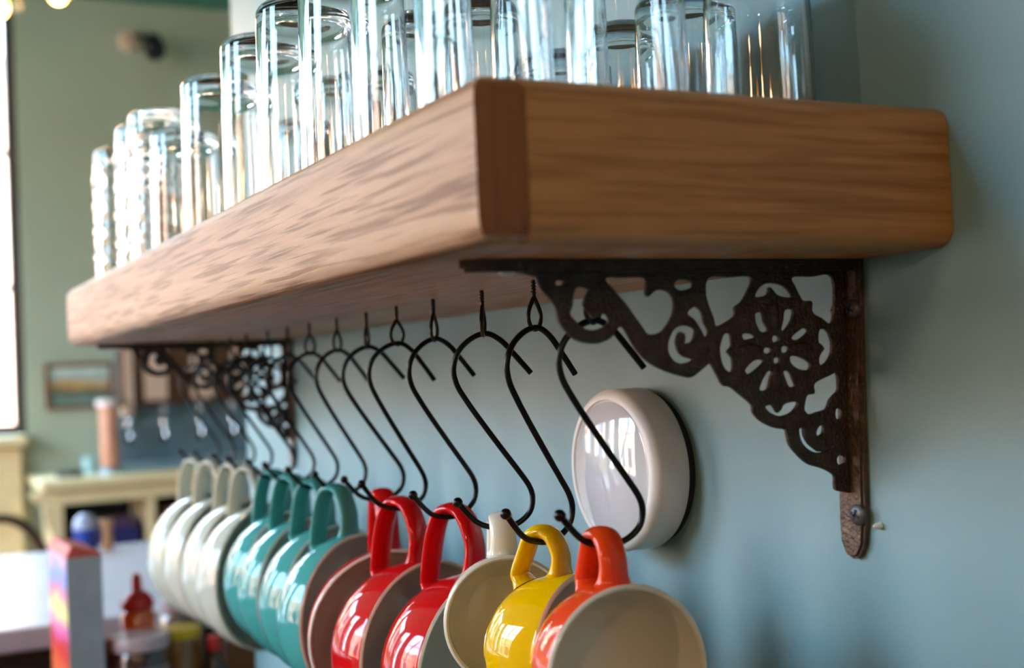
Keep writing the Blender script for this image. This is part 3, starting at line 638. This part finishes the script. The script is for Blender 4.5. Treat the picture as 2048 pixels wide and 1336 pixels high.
obj('cap', lathe([(0, .30), (.052, .30), (.052, .325), (0, .33)], 32), plain('pale_cap', (226, 206, 200), .3), e, 40); obj('foot', lathe([(0, 0), (.05, 0), (.046, .02), (.03, .03), (0, .03)], 32), M_steel, e, 40)
o = lathe([(0, 0), (.055, 0), (.06, .012), (.058, .022), (.03, .02), (0, .016)], 24); o = obj('black_dish', xf(o, Matrix.Translation((.20, 5.22, CT))), M_blk, None, 40); tag(o, 'low black dish on the left end of the back counter', 'dish')
bm = lathe([(0, 0), (.03, 0), (.034, .05), (.036, .075), (.033, .075), (.030, .01), (0, .008)], 24); tag(obj('small_bowl', xf(bm, Matrix.Translation((.305, 5.34, CT))), plain('pale_teal_bowl', (150, 186, 186), .2), None, 40), 'small pale teal cup between the dish and the juice column', 'cup')
# framed landscape
def paint_mat():
    m, nt, b = new_mat('landscape_picture'); N = nt.nodes.new; L = nt.links.new
    tc = N('ShaderNodeTexCoord'); sp = N('ShaderNodeSeparateXYZ'); L(tc.outputs['Object'], sp.inputs[0])
    no = N('ShaderNodeTexNoise'); no.inputs['Scale'].default_value = 16; no.inputs['Detail'].default_value = 5; L(tc.outputs['Object'], no.inputs['Vector'])
    ma = N('ShaderNodeMath'); ma.operation = 'MULTIPLY_ADD'; ma.inputs[1].default_value = .09; L(no.outputs['Fac'], ma.inputs[0]); L(sp.outputs['Z'], ma.inputs[2])
    mr = N('ShaderNodeMapRange'); mr.inputs[1].default_value = -.03; mr.inputs[2].default_value = .12; L(ma.outputs[0], mr.inputs[0])
    cr = N('ShaderNodeValToRGB'); E_ = cr.color_ramp.elements; E_[0].color = srgb(110, 140, 130); E_[1].color = srgb(206, 214, 200)
    for p, c in ((.22, (90, 104, 92)), (.36, (120, 100, 70)), (.55, (196, 152, 90)), (.72, (176, 168, 150)), (.84, (150, 186, 180))):
        x = E_.new(p); x.color = srgb(*c)
    L(mr.outputs[0], cr.inputs[0]); L(cr.outputs[0], b.inputs['Base Color']); b.inputs['Roughness'].default_value = .5
    return m
M_pf = plain('picture_frame_wood', (120, 84, 56), .4)
e = empty('framed_picture', (.305, YF-.001, -.046)); tag(e, 'small framed landscape picture on the far green wall', 'picture')
hw, hz = .155, .108
for q in ((-hw, hw, hz-.022, hz), (-hw, hw, -hz, -hz+.022), (-hw, -hw+.022, -hz+.022, hz-.022), (hw-.022, hw, -hz+.022, hz-.022)): obj('frame_side', bx(q[0], q[1], -.022, 0, q[2], q[3], .003), M_pf, e)
obj('canvas', bx(-hw+.022, hw-.022, -.010, -.002, -hz+.022, hz-.022), paint_mat(), e)
# security camera
e = empty('security_camera', (.62, YF, 1.60)); tag(e, 'dark security camera with a beige mount high on the far wall', 'camera')
bm = lathe([(0, 0), (.05, 0), (.05, .02), (.04, .06), (0, .06)], 24); obj('mount', xf(bm, Matrix.Translation((-.035, -.0005, .0))@Matrix.Rotation(PI/2, 4, 'X')), plain('beige_mount', (206, 176, 150), .4), e, 40)
bm = bmesh.new(); sweep(bm, [Vector((-.03, -.03, .02)), Vector((0, -.10, 0)), Vector((.02, -.16, -.02))], .012, n=8); obj('bracket_arm', bm, M_blk, e, 50)
bm = lathe([(0, 0), (.04, 0), (.048, .008), (.048, .11), (.04, .12), (0, .12)], 24); xf(bm, Matrix.Translation((.055, -.10, -.02))@Matrix.Rotation(math.radians(130), 4, 'X')); cb = obj('camera_body', bm, M_blk, e, 40)
bm = lathe([(0, .121), (.022, .121), (.02, .126), (0, .128)], 20); xf(bm, Matrix.Translation((.055, -.10, -.02))@Matrix.Rotation(math.radians(130), 4, 'X')); obj('lens', bm, M_fgl, cb, 40)
# pendant lamps at the upper left, plus three unseen ones added as warm fill
M_bulb = plain('warm_bulb', (255, 190, 110), .3, emit=(255, 176, 92), estr=6.0); M_gl2 = glass_mat('amber_shade_glass', (1.0, .86, .55))
LAMPS = []
for x, y, z, lb in ((-.262, 2.8, .905, 'amber glass pendant lamp in the upper left corner'), (-.118, 2.8, .955, 'amber glass pendant lamp right of the corner lamp'),
                    (-1.35, -1.2, .5, 'unseen amber glass pendant lamp added behind the viewer as warm fill'), (-.75, -2.0, .6, 'unseen amber glass pendant lamp added near the rear wall as warm fill'), (-1.7, -.2, .45, 'unseen amber glass pendant lamp added by the window side as warm fill')):
    e = empty('pendant_lamp', (x, y, z)); tag(e, lb, 'lamp', 'pendant lamps')
    bm = bmesh.new(); ball(bm, (0, 0, 0), .026, 20, sz=1.2); obj('bulb', bm, M_bulb, e, 60)
    obj('shade', lathe([(.012, .062), (.035, .05), (.055, .02), (.06, .0), (.0585, .0), (.0535, .019), (.034, .0485), (.012, .060)], 32, closed=True), M_gl2, e, 60)
    bm = bmesh.new(); sweep(bm, [Vector((0, 0, .055)), Vector((0, 0, CEIL-z))], .004, n=8); obj('cord', bm, M_blk, e, 50)
    obj('socket', lathe([(0, .028), (.014, .028), (.014, .066), (.008, .075), (0, .075)], 20), plain('brass_socket', (180, 140, 70), .3, .9), e, 40)
    if True:
        ld = bpy.data.lights.new('pendant_light', 'POINT'); ld.energy = 5.0 if y < 0 else 4.0; ld.color = (1.0, .64, .36); ld.shadow_soft_size = .05
        lo = bpy.data.objects.new('pendant_light', ld); COL.objects.link(lo); lo.parent = e; lo.location = (0, 0, -.06)
